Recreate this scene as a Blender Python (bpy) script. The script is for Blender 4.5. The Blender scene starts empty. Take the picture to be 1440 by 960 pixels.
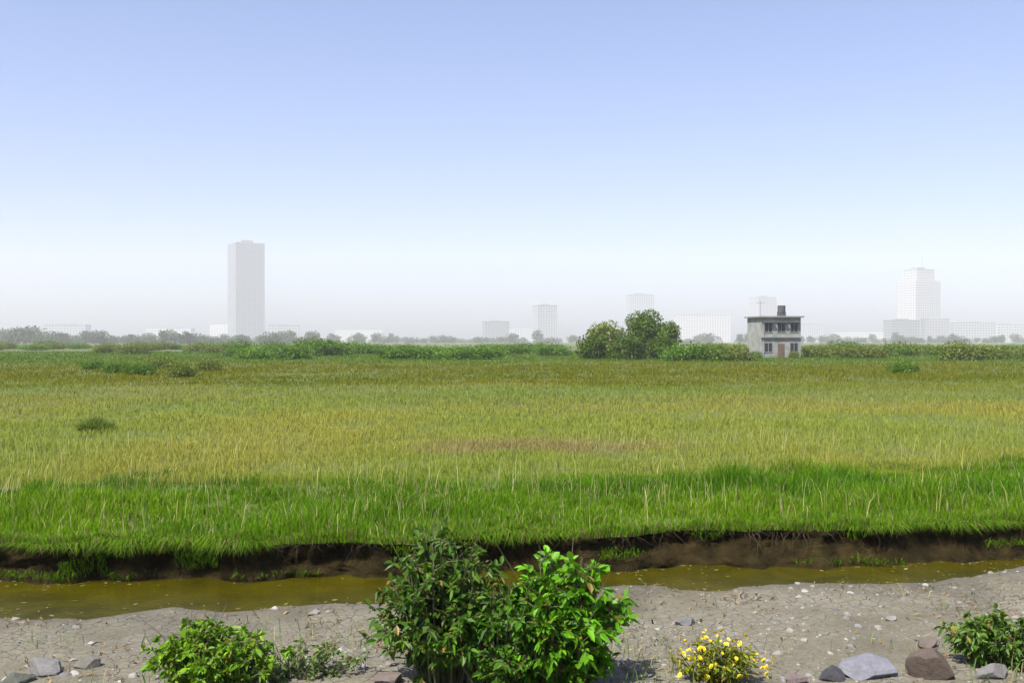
import bpy, math
import numpy as np
from mathutils import noise, Vector

rng = np.random.default_rng(7)
S = bpy.context.scene
COL = S.collection
R = math.radians
CAM_Z = 2.5
F = 1400.0                       # focal length in pixels of a 1440 px wide frame


def at(px, py, Y):
    """pixel of the 1440x960 frame at depth Y -> world point"""
    return ((px - 720) / F * Y, Y, CAM_Z - (py - 480) / F * Y)


# ------------------------------------------------------------------ materials
def new_mat(name):
    m = bpy.data.materials.new(name)
    m.use_nodes = True
    nt = m.node_tree
    return m, nt, nt.nodes["Principled BSDF"]


def node(nt, t, **kw):
    n = nt.nodes.new(t)
    for k, v in kw.items():
        setattr(n, k, v)
    return n


def ramp(nt, fac, stops):
    r = node(nt, "ShaderNodeValToRGB")
    el = r.color_ramp.elements
    while len(el) < len(stops):
        el.new(0.5)
    for e, (p, c) in zip(el, stops):
        e.position = p
        e.color = (*c, 1)
    nt.links.new(fac, r.inputs[0])
    return r.outputs[0]


def noise_tex(nt, scale, detail=6, rough=0.6, coord="Object", dist=0.0):
    tc = node(nt, "ShaderNodeTexCoord")
    n = node(nt, "ShaderNodeTexNoise")
    n.inputs["Scale"].default_value = scale
    n.inputs["Detail"].default_value = detail
    n.inputs["Roughness"].default_value = rough
    n.inputs["Distortion"].default_value = dist
    nt.links.new(tc.outputs[coord], n.inputs["Vector"])
    return n.outputs["Fac"]


def bump(nt, b, fac, strength, dist):
    n = node(nt, "ShaderNodeBump")
    n.inputs["Strength"].default_value = strength
    n.inputs["Distance"].default_value = dist
    nt.links.new(fac, n.inputs["Height"])
    nt.links.new(n.outputs[0], b.inputs["Normal"])


def plant_mat(name, transl=0.4, rough=0.55, spec=.3):
    """leaf / blade material: each leaf carries its own colour in the attribute 'tint'"""
    m, nt, b = new_mat(name)
    a = node(nt, "ShaderNodeAttribute", attribute_name="tint")
    b.inputs["Roughness"].default_value = rough
    b.inputs["Specular IOR Level"].default_value = spec
    nt.links.new(a.outputs["Color"], b.inputs["Base Color"])
    t = node(nt, "ShaderNodeBsdfTranslucent")
    hs = node(nt, "ShaderNodeHueSaturation")
    hs.inputs["Saturation"].default_value = 1.1
    hs.inputs["Value"].default_value = 1.15
    nt.links.new(a.outputs["Color"], hs.inputs["Color"])
    nt.links.new(hs.outputs[0], t.inputs["Color"])
    mx = node(nt, "ShaderNodeMixShader")
    mx.inputs[0].default_value = transl
    nt.links.new(b.outputs[0], mx.inputs[1])
    nt.links.new(t.outputs[0], mx.inputs[2])
    nt.links.new(mx.outputs[0], nt.nodes["Material Output"].inputs["Surface"])
    return m


GRASS = plant_mat("grass_blades", 0.35, .7, .08)
LEAF = plant_mat("leaves", 0.3, 0.45, .2)


def rough_mat(name, c0, c1, scale, rough=0.9, b_str=0.5, b_dist=0.01, c2=None):
    m, nt, b = new_mat(name)
    f = noise_tex(nt, scale, 8, 0.65)
    stops = [(0.3, c0), (0.68, c1)] if c2 is None else [(0.28, c0), (0.5, c1), (0.7, c2)]
    nt.links.new(ramp(nt, f, stops), b.inputs["Base Color"])
    b.inputs["Roughness"].default_value = rough
    f2 = noise_tex(nt, scale * 5, 8, 0.7)
    bump(nt, b, f2, b_str, b_dist)
    return m


BARK = rough_mat("bark", (.05, .04, .028), (.14, .115, .085), 5)
STEM = rough_mat("green_stem", (.045, .06, .02), (.1, .09, .035), 12)
def no_gloss(m):
    m.node_tree.nodes["Principled BSDF"].inputs["Specular IOR Level"].default_value = .08
    return m


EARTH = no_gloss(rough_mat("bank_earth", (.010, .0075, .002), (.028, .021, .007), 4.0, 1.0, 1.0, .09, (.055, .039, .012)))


# ------------------------------------------------------------------ objects
def mesh_obj(name, verts, faces, mat, parent=None, tint=None, smooth=False, loc=None):
    """verts (n,3), faces: list of (k,m) int arrays (tris / quads)"""
    me = bpy.data.meshes.new(name)
    verts = np.ascontiguousarray(verts, dtype=np.float32)
    if not isinstance(faces, (list, tuple)):
        faces = [faces]
    faces = [np.asarray(f, dtype=np.int32) for f in faces if len(f)]
    tot = np.concatenate([np.full(len(f), f.shape[1], np.int32) for f in faces])
    loops = np.concatenate([f.ravel() for f in faces])
    start = np.concatenate([[0], np.cumsum(tot)[:-1]]).astype(np.int32)
    me.vertices.add(len(verts)); me.vertices.foreach_set("co", verts.ravel())
    me.loops.add(len(loops)); me.loops.foreach_set("vertex_index", loops)
    me.polygons.add(len(tot)); me.polygons.foreach_set("loop_start", start)
    me.update(calc_edges=True)
    me.validate()
    me.polygons.foreach_set("use_smooth", np.full(len(me.polygons), bool(smooth)))
    if tint is not None:
        at_ = me.attributes.new("tint", "FLOAT_COLOR", "POINT")
        t4 = np.ones((len(verts), 4), np.float32); t4[:, :3] = tint
        at_.data.foreach_set("color", t4.ravel())
    for m in (mat if isinstance(mat, list) else [mat]):
        me.materials.append(m)
    o = bpy.data.objects.new(name, me)
    COL.objects.link(o)
    if parent is not None:
        o.parent = parent
    if loc is not None:
        o.location = loc
    return o


def tag(o, label=None, cat=None, group=None, kind=None):
    for k, v in (("label", label), ("category", cat), ("group", group), ("kind", kind)):
        if v:
            o[k] = v
    return o


def empty(name, loc=(0, 0, 0), rz=0.0):
    o = bpy.data.objects.new(name, None)
    COL.objects.link(o)
    o.location = loc
    o.rotation_euler = (0, 0, rz)
    o.empty_display_size = 0.2
    return o


def copy_tree(o, parent=None):
    c = o.copy(); COL.objects.link(c); c.parent = parent
    for ch in list(o.children):
        copy_tree(ch, c)
    return c


class MB:
    """collects shapes into one mesh"""
    def __init__(self):
        self.v, self.q, self.t, self.c = [], [], [], []
        self.n = 0

    def add(self, v, q=None, t=None, c=None):
        v = np.asarray(v, float).reshape(-1, 3)
        if q is not None and len(q): self.q.append(np.asarray(q) + self.n)
        if t is not None and len(t): self.t.append(np.asarray(t) + self.n)
        if c is not None:
            self.c.append(np.broadcast_to(np.asarray(c, float), (len(v), 3)))
        self.v.append(v); self.n += len(v)

    def box(self, x0, x1, y0, y1, z0, z1):
        v = [(x, y, z) for z in (z0, z1) for y in (y0, y1) for x in (x0, x1)]
        self.add(v, [(0, 2, 3, 1), (4, 5, 7, 6), (0, 1, 5, 4), (2, 6, 7, 3), (0, 4, 6, 2), (1, 3, 7, 5)])

    def tube(self, path, radii, n=6):
        p = np.asarray(path, float); k = len(p)
        d = np.gradient(p, axis=0); d /= np.linalg.norm(d, axis=1)[:, None] + 1e-9
        up = np.array([0.31, 0.95, 0.05]); a = np.cross(d, up); a /= np.linalg.norm(a, axis=1)[:, None] + 1e-9
        b = np.cross(d, a); th = np.arange(n) / n * 2 * np.pi
        ring = (np.cos(th)[None, :, None] * a[:, None] + np.sin(th)[None, :, None] * b[:, None]) * np.asarray(radii)[:, None, None] + p[:, None]
        i = np.arange(k - 1)[:, None]; j = np.arange(n)[None]
        q = np.stack([i * n + j, i * n + (j + 1) % n, (i + 1) * n + (j + 1) % n, (i + 1) * n + j], -1).reshape(-1, 4)
        v = np.concatenate([ring.reshape(-1, 3), p[-1:]])
        t = [((k - 1) * n + s, (k - 1) * n + (s + 1) % n, k * n) for s in range(n)]
        self.add(v, q, t)

    def leaves(self, pos, size, colors, droop=0.25, aspect=0.45, out=None):
        """pointed folded leaves of 6 vertices, one colour each"""
        n = len(pos)
        d = rng.normal(size=(n, 3)); d /= np.linalg.norm(d, axis=1)[:, None]
        if out is not None:
            d = d * 0.6 + out; d[:, 2] -= droop; d /= np.linalg.norm(d, axis=1)[:, None] + 1e-9
        s = np.cross(d, rng.normal(size=(n, 3)) * 0.5 + np.array([0, 0, 1.0])); s /= np.linalg.norm(s, axis=1)[:, None] + 1e-9
        nn = np.cross(s, d)
        L = (size * rng.uniform(.4, 1.35, n))[:, None]; W = L * aspect * rng.uniform(.7, 1.2, (n, 1))
        base = pos; tip = pos + d * L - np.array([0, 0, 1.0]) * L * .2
        m1 = pos + d * L * .35; m2 = pos + d * L * .7 - np.array([0, 0, 1.0]) * L * .06
        v = np.stack([base, m1 + s * W * .5 + nn * W * .16, m2 + s * W * .36 + nn * W * .1, tip,
                      m2 - s * W * .36 + nn * W * .1, m1 - s * W * .5 + nn * W * .16], 1).reshape(-1, 3)
        b = np.arange(n)[:, None] * 6
        q = np.concatenate([b + np.array([[0, 1, 2, 3]]), b + np.array([[0, 3, 4, 5]])])
        self.add(v, q, None, np.repeat(colors, 6, 0))

    def build(self, name, mat, parent=None, smooth=False, loc=None):
        f = ([np.concatenate(self.q)] if self.q else []) + ([np.concatenate(self.t)] if self.t else [])
        return mesh_obj(name, np.concatenate(self.v), f, mat, parent,
                        np.concatenate(self.c) if self.c else None, smooth, loc)


def jitter(base, n, amt=.25, hue=.12):
    """n colours around a base albedo"""
    c = np.array(base)[None] * (1 + rng.normal(0, amt, (n, 1)))
    h = rng.normal(0, hue, (n, 1))
    c = c * np.concatenate([1 + h, 1 + h * .25, 1 - h], 1)
    return np.clip(c, .004, .8)


def fbm(x, y, s, oct_=4, seed=0.0):
    return noise.fractal(Vector((x * s + seed, y * s + seed * 1.7, seed)), 1.0, 2.0, oct_)


def vnoise(x, y, seed=0):
    """cheap numpy value noise in 0..1"""
    xi, yi = np.floor(x).astype(np.int64), np.floor(y).astype(np.int64)
    fx, fy = x - xi, y - yi
    fx, fy = fx * fx * (3 - 2 * fx), fy * fy * (3 - 2 * fy)

    def h(a, b):
        v = (a * 374761393 + b * 668265263 + seed * 974711) & 0x7fffffff
        v = ((v ^ (v >> 13)) * 1274126177) & 0x7fffffff
        return ((v ^ (v >> 16)) & 0xffff) / 65535.0
    return (h(xi, yi) * (1 - fx) + h(xi + 1, yi) * fx) * (1 - fy) + (h(xi, yi + 1) * (1 - fx) + h(xi + 1, yi + 1) * fx) * fy


# ------------------------------------------------------------------ the lie of the land
WATER = -0.50


def edge_y(x):       # lip of the far bank
    x = np.asarray(x, float)
    xc = np.clip(x, -14, 14)
    w = (vnoise(x * .9 + 50, x * 0 + 3, 5) - .5) * .5 + (vnoise(x * 3.1 + 20, x * 0 + 9, 8) - .5) * .22
    return 13.06 + np.where(xc > 0, .145, .10) * xc + w


SX = np.array([-30, -5.6, -3.7, -1.6, 0.0, 1.6, 4.76, 5.5, 7.0, 9.0, 30])
SY = np.array([9.4, 10.72, 11.05, 11.38, 11.8, 12.05, 12.25, 12.6, 13.3, 13.7, 14.5])


def face_slope(x):   # how far the foot of the face stands out in front of the lip
    return .34 * np.clip(np.asarray(x, float) / 3, 0, 1)


def shore_y(x):      # near edge of the water
    x = np.asarray(x, float)
    w = (vnoise(x * 1.3 + 11, x * 0 + 2, 3) - .5) * .4 + (vnoise(x * 5 + 7, x * 0 + 5, 4) - .5) * .12
    return np.interp(x, SX, SY) + w


def shore_z(x, y):
    d = shore_y(x) - np.asarray(y, float)
    z = WATER + .045 * d + .02
    z = z + np.where(d > 4.2, (d - 4.2) * .14, 0)
    z = z + (vnoise(x * .8, y * .8, 21) - .5) * .12 * np.clip(d, 0, 1) + (vnoise(x * 3, y * 3, 22) - .5) * .045 * np.clip(d * 2, 0.1, 1)
    return z


def meadow_z(x, y):
    x = np.asarray(x, float); y = np.asarray(y, float)
    d = np.clip((y - edge_y(x)) / 3, 0, 1)
    far = np.clip((y - 60) / 200, 0, 1)
    return ((vnoise(x * .35, y * .35, 31) - .5) * .10 + (vnoise(x * 1.4, y * 1.4, 32) - .5) * .05) * d * (1 - far) - .04 * (1 - d)


# meadow sheet, reaching the horizon
def build_meadow():
    nu, nv = 321, 150
    u = np.linspace(-1, 1, nu); s = np.sign(u) * np.abs(u) ** 1.3
    dist = np.concatenate([np.linspace(0, 6, 40)[:-1], np.geomspace(6, 3600, nv - 39)])
    X, Y = [], []
    for d in dist:
        w = 26 + d * 1.05
        x = s * w
        X.append(x); Y.append(edge_y(x) + d if d < 40 else 13.06 + np.where(x > 0, .145, .10) * np.clip(x, -14, 14) + d)
    X, Y = np.array(X), np.array(Y); Z = meadow_z(X, Y)
    i = np.arange(len(dist) - 1)[:, None]; j = np.arange(nu - 1)[None]
    q = np.stack([i * nu + j, i * nu + j + 1, (i + 1) * nu + j + 1, (i + 1) * nu + j], -1).reshape(-1, 4)
    m, nt, b = new_mat("meadow_ground")
    f1 = noise_tex(nt, .35, 10, .7)
    f2 = noise_tex(nt, 6, 6, .7)
    c1 = ramp(nt, f1, [(.3, (.050, .082, .010)), (.5, (.075, .100, .014)), (.72, (.105, .105, .022))])
    c2 = ramp(nt, f2, [(.3, (.55, .55, .5)), (.7, (1.2, 1.2, 1.1))])
    mx = node(nt, "ShaderNodeMix", data_type="RGBA", blend_type="MULTIPLY")
    mx.inputs[0].default_value = 1
    nt.links.new(c1, mx.inputs[6]); nt.links.new(c2, mx.inputs[7])
    nt.links.new(mx.outputs[2], b.inputs["Base Color"])
    b.inputs["Roughness"].default_value = 1
    bump(nt, b, f2, .6, .08)
    o = mesh_obj("ground", np.stack([X, Y, Z], -1).reshape(-1, 3), q, m, smooth=True)
    tag(o, kind="structure")


def build_bank():
    xs = np.arange(-26, 26.01, .045); nv = 26
    V = np.zeros((nv, len(xs), 3))
    e = edge_y(xs)
    for k in range(nv):
        t = k / (nv - 1)
        z = -.04 - t * .62
        und = .10 * math.sin(min(t * 1.6, 1) * math.pi) - .20 * max(0, t - .55)
        for i, x in enumerate(xs):
            n1 = fbm(x, z * 1.8, 1.3, 4, 4.2) * .13 + fbm(x, z * 1.2, 4.0, 5, 9.1) * .08 + (.05 * abs(fbm(x, z * 2.4, 9.0, 3, 2.1)))
            a = min(1, t * 5)
            V[k, i] = (x, e[i] + (und + n1) * a - float(face_slope(x)) * t, z)
    n = len(xs)
    i = np.arange(nv - 1)[:, None]; j = np.arange(n - 1)[None]
    q = np.stack([i * n + j, (i + 1) * n + j, (i + 1) * n + j + 1, i * n + j + 1], -1).reshape(-1, 4)
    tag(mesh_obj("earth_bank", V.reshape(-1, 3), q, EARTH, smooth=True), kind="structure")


def build_shore():
    xs = np.arange(-26, 26.01, .07)
    ds = np.concatenate([np.linspace(-.8, 5.5, 90), np.linspace(5.5, 34, 60)[1:]])
    X = np.repeat(xs[None], len(ds), 0); Y = shore_y(xs)[None] - ds[:, None]
    Z = np.where(ds[:, None] > 0, shore_z(X, Y), WATER + .02 + ds[:, None] * .5)
    n = len(xs)
    i = np.arange(len(ds) - 1)[:, None]; j = np.arange(n - 1)[None]
    q = np.stack([i * n + j, (i + 1) * n + j, (i + 1) * n + j + 1, i * n + j + 1], -1).reshape(-1, 4)[:, ::-1]
    m, nt, b = new_mat("dry_shore")
    f = noise_tex(nt, 1.1, 10, .7)
    f2 = noise_tex(nt, 28, 6, .7)
    c1 = ramp(nt, f, [(.3, (.108, .096, .060)), (.5, (.168, .154, .108)), (.7, (.212, .197, .150))])
    c2 = ramp(nt, f2, [(.3, (.62, .6, .56)), (.7, (1.12, 1.12, 1.1))])
    mx = node(nt, "ShaderNodeMix", data_type="RGBA", blend_type="MULTIPLY"); mx.inputs[0].default_value = 1
    nt.links.new(c1, mx.inputs[6]); nt.links.new(c2, mx.inputs[7])
    # mud stays damp and dark where it lies only a few centimetres above the water
    tc = node(nt, "ShaderNodeTexCoord"); sp = node(nt, "ShaderNodeSeparateXYZ"); nt.links.new(tc.outputs["Object"], sp.inputs[0])
    ad = node(nt, "ShaderNodeMath", operation="MULTIPLY_ADD"); nt.links.new(f, ad.inputs[0]); ad.inputs[1].default_value = -.10; nt.links.new(sp.outputs[2], ad.inputs[2])
    mr = node(nt, "ShaderNodeMapRange"); nt.links.new(ad.outputs[0], mr.inputs[0])
    for k, v in ((1, WATER - .05), (2, WATER + .005), (3, .42), (4, 1.0)): mr.inputs[k].default_value = v
    m2 = node(nt, "ShaderNodeMix", data_type="RGBA", blend_type="MULTIPLY"); m2.inputs[0].default_value = 1
    nt.links.new(mx.outputs[2], m2.inputs[6]); nt.links.new(mr.outputs[0], m2.inputs[7])
    nt.links.new(m2.outputs[2], b.inputs["Base Color"])
    b.inputs["Roughness"].default_value = .95
    f3 = noise_tex(nt, 7, 10, .75)
    # drying cracks: dark, sunken lines in patches
    vo = node(nt, "ShaderNodeTexVoronoi", feature="DISTANCE_TO_EDGE"); vo.inputs["Scale"].default_value = 7.5
    wp = node(nt, "ShaderNodeMix", data_type="VECTOR"); wp.inputs[0].default_value = .06
    nz = node(nt, "ShaderNodeTexNoise"); nz.inputs["Scale"].default_value = 6; nt.links.new(tc.outputs["Object"], nz.inputs["Vector"])
    nt.links.new(tc.outputs["Object"], wp.inputs[4]); nt.links.new(nz.outputs["Color"], wp.inputs[5]); nt.links.new(wp.outputs[1], vo.inputs["Vector"])
    cr = node(nt, "ShaderNodeMapRange"); nt.links.new(vo.outputs["Distance"], cr.inputs[0])
    for k, v in ((1, .0), (2, .045), (3, .0), (4, 1.0)): cr.inputs[k].default_value = v
    pt = node(nt, "ShaderNodeMapRange"); nt.links.new(f, pt.inputs[0])
    for k, v in ((1, .44), (2, .56), (3, 1.0), (4, .0)): pt.inputs[k].default_value = v
    mxc = node(nt, "ShaderNodeMath", operation="MAXIMUM"); nt.links.new(cr.outputs[0], mxc.inputs[0]); nt.links.new(pt.outputs[0], mxc.inputs[1])
    sm = node(nt, "ShaderNodeMath", operation="MULTIPLY_ADD"); nt.links.new(mxc.outputs[0], sm.inputs[0]); sm.inputs[1].default_value = .5; nt.links.new(f3, sm.inputs[2])
    bump(nt, b, sm.outputs[0], 1.0, .05)
    tag(mesh_obj("gravel_shore", np.stack([X, Y, Z], -1).reshape(-1, 3), q, m, smooth=True), kind="structure")


def build_water():
    xs = np.linspace(-26, 26, 260)
    V, n = [], len(xs)
    for k in range(9):
        t = k / 8
        V.append(np.stack([xs, (shore_y(xs) - .3) * (1 - t) + (edge_y(xs) + .45) * t, np.full(n, WATER)], -1))
    i = np.arange(8)[:, None]; j = np.arange(n - 1)[None]
    q = np.stack([i * n + j, i * n + j + 1, (i + 1) * n + j + 1, (i + 1) * n + j], -1).reshape(-1, 4)
    m, nt, b = new_mat("muddy_water")
    f = noise_tex(nt, 1.3, 8, .68, dist=.8)
    nt.links.new(ramp(nt, f, [(.3, (.024, .022, .0006)), (.5, (.042, .037, .0008)), (.72, (.062, .052, .001))]), b.inputs["Base Color"])
    b.inputs["Roughness"].default_value = .06
    b.inputs["IOR"].default_value = 1.33; b.inputs["Specular IOR Level"].default_value = .5
    mpn = node(nt, "ShaderNodeMapping"); mpn.inputs["Scale"].default_value = (5, 16, 5)
    tcn = node(nt, "ShaderNodeTexCoord"); nt.links.new(tcn.outputs["Object"], mpn.inputs[0])
    wn_ = node(nt, "ShaderNodeTexNoise"); wn_.inputs["Scale"].default_value = 1.6; wn_.inputs["Detail"].default_value = 5; nt.links.new(mpn.outputs[0], wn_.inputs["Vector"])
    bump(nt, b, wn_.outputs["Fac"], .5, .05)
    tag(mesh_obj("stream", np.concatenate(V), q, m, smooth=True), kind="structure")


build_meadow(); build_bank(); build_shore(); build_water()


# ------------------------------------------------------------------ grass
def blades(name, x, y, z, h, w, lean, col, label, extra_lean=None, cat="grass"):
    n = len(x)
    a = rng.uniform(0, 2 * np.pi, n)
    l = lean * h * rng.uniform(.2, 1, n)
    dx, dy = np.cos(a) * l, np.sin(a) * l
    if extra_lean is not None:
        dx, dy = dx + extra_lean[0], dy + extra_lean[1]
    fa = rng.uniform(-.9, .9, n)                     # blade faces roughly the viewer's half
    sx, sy = np.cos(fa) * w * .5, np.sin(fa) * w * .5
    bend = np.hypot(dx, dy) / (h + 1e-6)
    zt = z + h * np.clip(1 - .45 * bend ** 1.3, -.7, 1)
    zm = z + h * .58
    P = lambda X, Y, Z: np.stack([X, Y, Z], -1)
    v = np.stack([P(x - sx, y - sy, z - .02), P(x + sx, y + sy, z - .02),
                  P(x + dx * .38 + sx * .8, y + dy * .38 + sy * .8, zm), P(x + dx * .38 - sx * .8, y + dy * .38 - sy * .8, zm),
                  P(x + dx, y + dy, zt)], 1).reshape(-1, 3)
    b = np.arange(n)[:, None] * 5
    o = mesh_obj(name, v, [b + np.array([[0, 1, 2, 3]]), b + np.array([[3, 2, 4]])], GRASS, tint=np.repeat(col, 5, 0))
    return tag(o, label, cat, kind="stuff")


def in_view(x, y, m=1.18):
    return np.abs(x) < y * .514 * m + .8


LUSH = np.array([.122, .25, .006])
LUSH_D = np.array([.075, .175, .008])
DRY = np.array([.32, .335, .06])
OLIVE = np.array([.16, .175, .008])
FARG = np.array([.095, .175, .008])
RUST = np.array([.36, .268, .105])


def zone_colour(x, y):
    """which grass grows where in the meadow"""
    wob = (vnoise(x * .12, y * .12, 71) - .5) * .35 + (vnoise(x * .5, y * .5, 72) - .5) * .15
    yy = y * (1 + wob * .55)
    px = x / y * F + 720
    k = np.interp(yy, [14, 16.5, 17.7, 20, 36, 44, 56, 62, 105, 118, 260], [0, 0, .75, .92, 1, 1, .85, .85, .85, .85, .85])
    c = LUSH[None] * (1 - k[:, None]) + DRY[None] * k[:, None]
    # mixed greener stretch further out, then the olive band, then the green far edge
    g = np.interp(yy, [34, 42, 50, 56], [0, .32, .38, .1])[:, None]
    c = c * (1 - g) + np.array([.17, .22, .06]) * g
    o_ = np.interp(yy, [50, 60, 108, 122], [0, 1, 1, 0])[:, None]
    c = c * (1 - o_) + OLIVE * o_
    fg = np.interp(yy, [104, 122], [0, 1])[:, None]
    c = c * (1 - fg) + FARG * fg
    right = np.clip((x - y * .40) / 1.6, 0, 1) * np.interp(y, [17, 19, 21.5], [1, 1, 0])   # greener on the right
    c = c * (1 - right[:, None]) + LUSH * right[:, None]
    # reddish patch of dry grass
    rp = np.clip(1.25 - np.hypot((x - .75) / 3.4, (y - 23.2) / 1.9) ** 2 + (vnoise(x * 1.1, y * 1.1, 73) - .5) * .9, 0, 1)[:, None] * .95
    return c * (1 - rp) + RUST * rp


def meadow_grass():
    # lush strip behind the lip of the bank
    n = 230000
    x = rng.uniform(-13, 13, n); d = rng.uniform(0, 1, n) ** .85 * 5.6
    y = edge_y(x) + d + .03
    k = in_view(x, y) & (d < 3.4 + 2.2 * vnoise(x * .5, x * 0, 44) + rng.normal(0, .45, n) - (vnoise(x * 2.2, y * 2.2, 45) - .5)); x, y, d = x[k], y[k], d[k]
    clump = vnoise(x * 1.6, y * 1.6, 41) * .6 + vnoise(x * 4.3, y * 4.3, 42) * .4
    keep = rng.uniform(0, 1, len(x)) < .12 + clump * 1.25; x, y, d, clump = x[keep], y[keep], d[keep], clump[keep]
    m = len(x)
    h = (.06 + .42 * clump ** 1.8) * rng.uniform(.5, 1.3, m)
    base = zone_colour(x, y)
    dk = np.clip(vnoise(x * .7, y * .9, 43) * 1.3 - .25, 0, 1)[:, None]
    col = base * (1 - dk) + LUSH_D * dk
    col = col * jitter((1, 1, 1), m, .2, .10)
    big = (vnoise(x * .33 + 5, y * .55, 48) - .5)[:, None]
    col = col * (1 + big * np.array([[.75, .35, .1]]))
    h = h * (1 + 1.0 * (vnoise(x * .45 + 9, y * .6, 49) - .5))
    dead = rng.uniform(0, 1, m) < .05 + .14 * np.clip(vnoise(x * .6, y * .8, 46) - .5, 0, 1)
    col[dead] = jitter((.30, .26, .12), dead.sum(), .2, .05)
    blades("lush_grass", x, y, meadow_z(x, y), h, rng.uniform(.007, .015, m), .55, np.clip(col, .004, .6),
           "lush green grass along the top of the far stream bank")
    # thin pale stalks with seed heads standing above the leaves
    n = 5200
    x = rng.uniform(-14, 14, n); y = edge_y(x) + rng.uniform(.1, 12, n)
    k = (rng.uniform(0, 1, n) < vnoise(x * .8, y * .8, 47) ** 1.6) & in_view(x, y); x, y = x[k], y[k]; m = len(x)
    blades("seed_stalks", x, y, meadow_z(x, y), rng.uniform(.3, .62, m), rng.uniform(.006, .011, m), .45, jitter((.34, .33, .12), m, .2, .08),
           "thin pale seed stalks standing above the lush grass")
    # the drier meadow, from there to the horizon, blades spread evenly over the picture
    n = 420000
    y = 1 / rng.uniform(1 / 240, 1 / 17.0, n)
    y = np.where(rng.uniform(0, 1, n) < .42, 17 * np.exp(rng.uniform(0, 1, n) * math.log(240 / 17)), y)
    x = rng.uniform(-1, 1, n) * (y * .60 + 1)
    clump = vnoise(x * .9, y * .9, 51) * .5 + vnoise(x * .22, y * .22, 52) * .3 + vnoise(x * 3.2, y * 3.2, 53) * .2
    keep = rng.uniform(0, 1, n) < .3 + clump * 1.1; x, y, clump = x[keep], y[keep], clump[keep]
    m = len(x)
    h = (.05 + .27 * clump ** 1.4) * rng.uniform(.5, 1.3, m) * np.interp(y, [17, 60, 200], [1, 1.25, 2.0])
    w = np.clip(y * .00055, .009, .12) * rng.uniform(.6, 1.3, m)
    col = zone_colour(x, y)
    dry = np.clip((vnoise(x * .16 + 9, y * .16, 54) - .5) * 1.5, -.4, .4)[:, None]
    col = col * np.concatenate([1 + dry * .30, 1 + dry * .05, 1 + dry * .2], 1)
    col = col * jitter((1, 1, 1), m, .16, .07)
    blades("meadow_grass", x, y, meadow_z(x, y), h, w, .6, np.clip(col, .004, .6),
           "dry yellow green grass covering the flat meadow")
    # grass hanging over the lip
    n = 34000
    x = rng.uniform(-9, 9, n)
    thick = vnoise(x * .8, x * 0, 61) * .7 + vnoise(x * 2.7, x * 0 + 4, 62) * .3
    k = rng.uniform(0, 1, n) < np.clip(thick * 2.2 - .55, .03, 1); x, thick = x[k], thick[k]; m = len(x)
    y = edge_y(x) + rng.uniform(-.05, .22, m)
    h = (.05 + .30 * thick ** 1.6) * rng.uniform(.3, 1.3, m)
    col = jitter(LUSH * .62, m, .32, .14)
    dead = rng.uniform(0, 1, m) < .14
    col[dead] = jitter((.16, .125, .05), dead.sum(), .25, .05)
    o = blades("overhanging_grass", x, y, np.full(m, -.05), h * .55, rng.uniform(.006, .012, m), .5, np.clip(col, .004, .5),
               "green grass hanging over the lip of the dark earth bank",
               (rng.normal(0, .13, m), -h * rng.uniform(.1, 1.5, m)))
    # upright short grass right on the lip, tufts on ledges of the face, bare roots hanging from it
    n = 16000
    x = rng.uniform(-9, 9, n); y = edge_y(x) + rng.exponential(.10, n) - .03
    m = n
    h = rng.uniform(.04, .20, m) * (.5 + vnoise(x * 2.3, x * 0 + 8, 63))
    col = jitter(LUSH * .8, m, .3, .14); dead = rng.uniform(0, 1, m) < .2
    col[dead] = jitter((.17, .135, .055), dead.sum(), .25, .05)
    blades("lip_grass", x, y, np.full(m, -.05), h, rng.uniform(.006, .012, m), .8, np.clip(col, .004, .5), "short uneven grass along the very lip of the bank")
    n = 9000
    x = rng.uniform(-9, 9, n); dz = rng.uniform(0, 1, n)
    k = vnoise(x * 1.5, dz * 2.0 + 5, 64) + np.clip(-x * .02, -.15, .08) > .70; x, dz = x[k], dz[k]; m = len(x)
    h = rng.uniform(.05, .16, m)
    col = jitter(LUSH * .6, m, .3, .15)
    blades("bank_weeds", x, edge_y(x) + .02 - .05 * dz - face_slope(x) * (.13 + .58 * dz), -.12 - .36 * dz, h * .8, rng.uniform(.008, .016, m), .8, np.clip(col, .004, .5),
           "small green weeds growing on the dark face of the bank", (rng.normal(0, .03, m), -h * rng.uniform(.3, .9, m)))
    mb = MB()
    for _ in range(420):
        x0 = rng.uniform(-8.5, 8.5)
        if rng.uniform() > vnoise(np.array([x0 * 1.1]), np.array([2.0]), 65)[0] ** 1.5 + .1: continue
        y0 = float(edge_y(x0)) + .02; L = .06 + .36 * rng.uniform() ** 2; dx = rng.normal(0, .16); q = rng.uniform(.03, .12)
        t = np.linspace(0, 1, 6)
        mb.tube(np.stack([x0 + dx * t + .02 * np.sin(t * 9 + x0 * 7), y0 - q * np.sin(t * 2.2) - float(face_slope(x0)) * L * t, -.07 - L * t ** 1.2], -1), np.linspace(.0055, .001, 6) * rng.uniform(.4, 1.2), 4)
    tag(mb.build("hanging_roots", no_gloss(rough_mat("root_bark", (.022, .016, .009), (.065, .048, .028), 6))), "thin brown roots hanging from the lip of the earth bank", "roots", kind="stuff")


meadow_grass()


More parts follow.
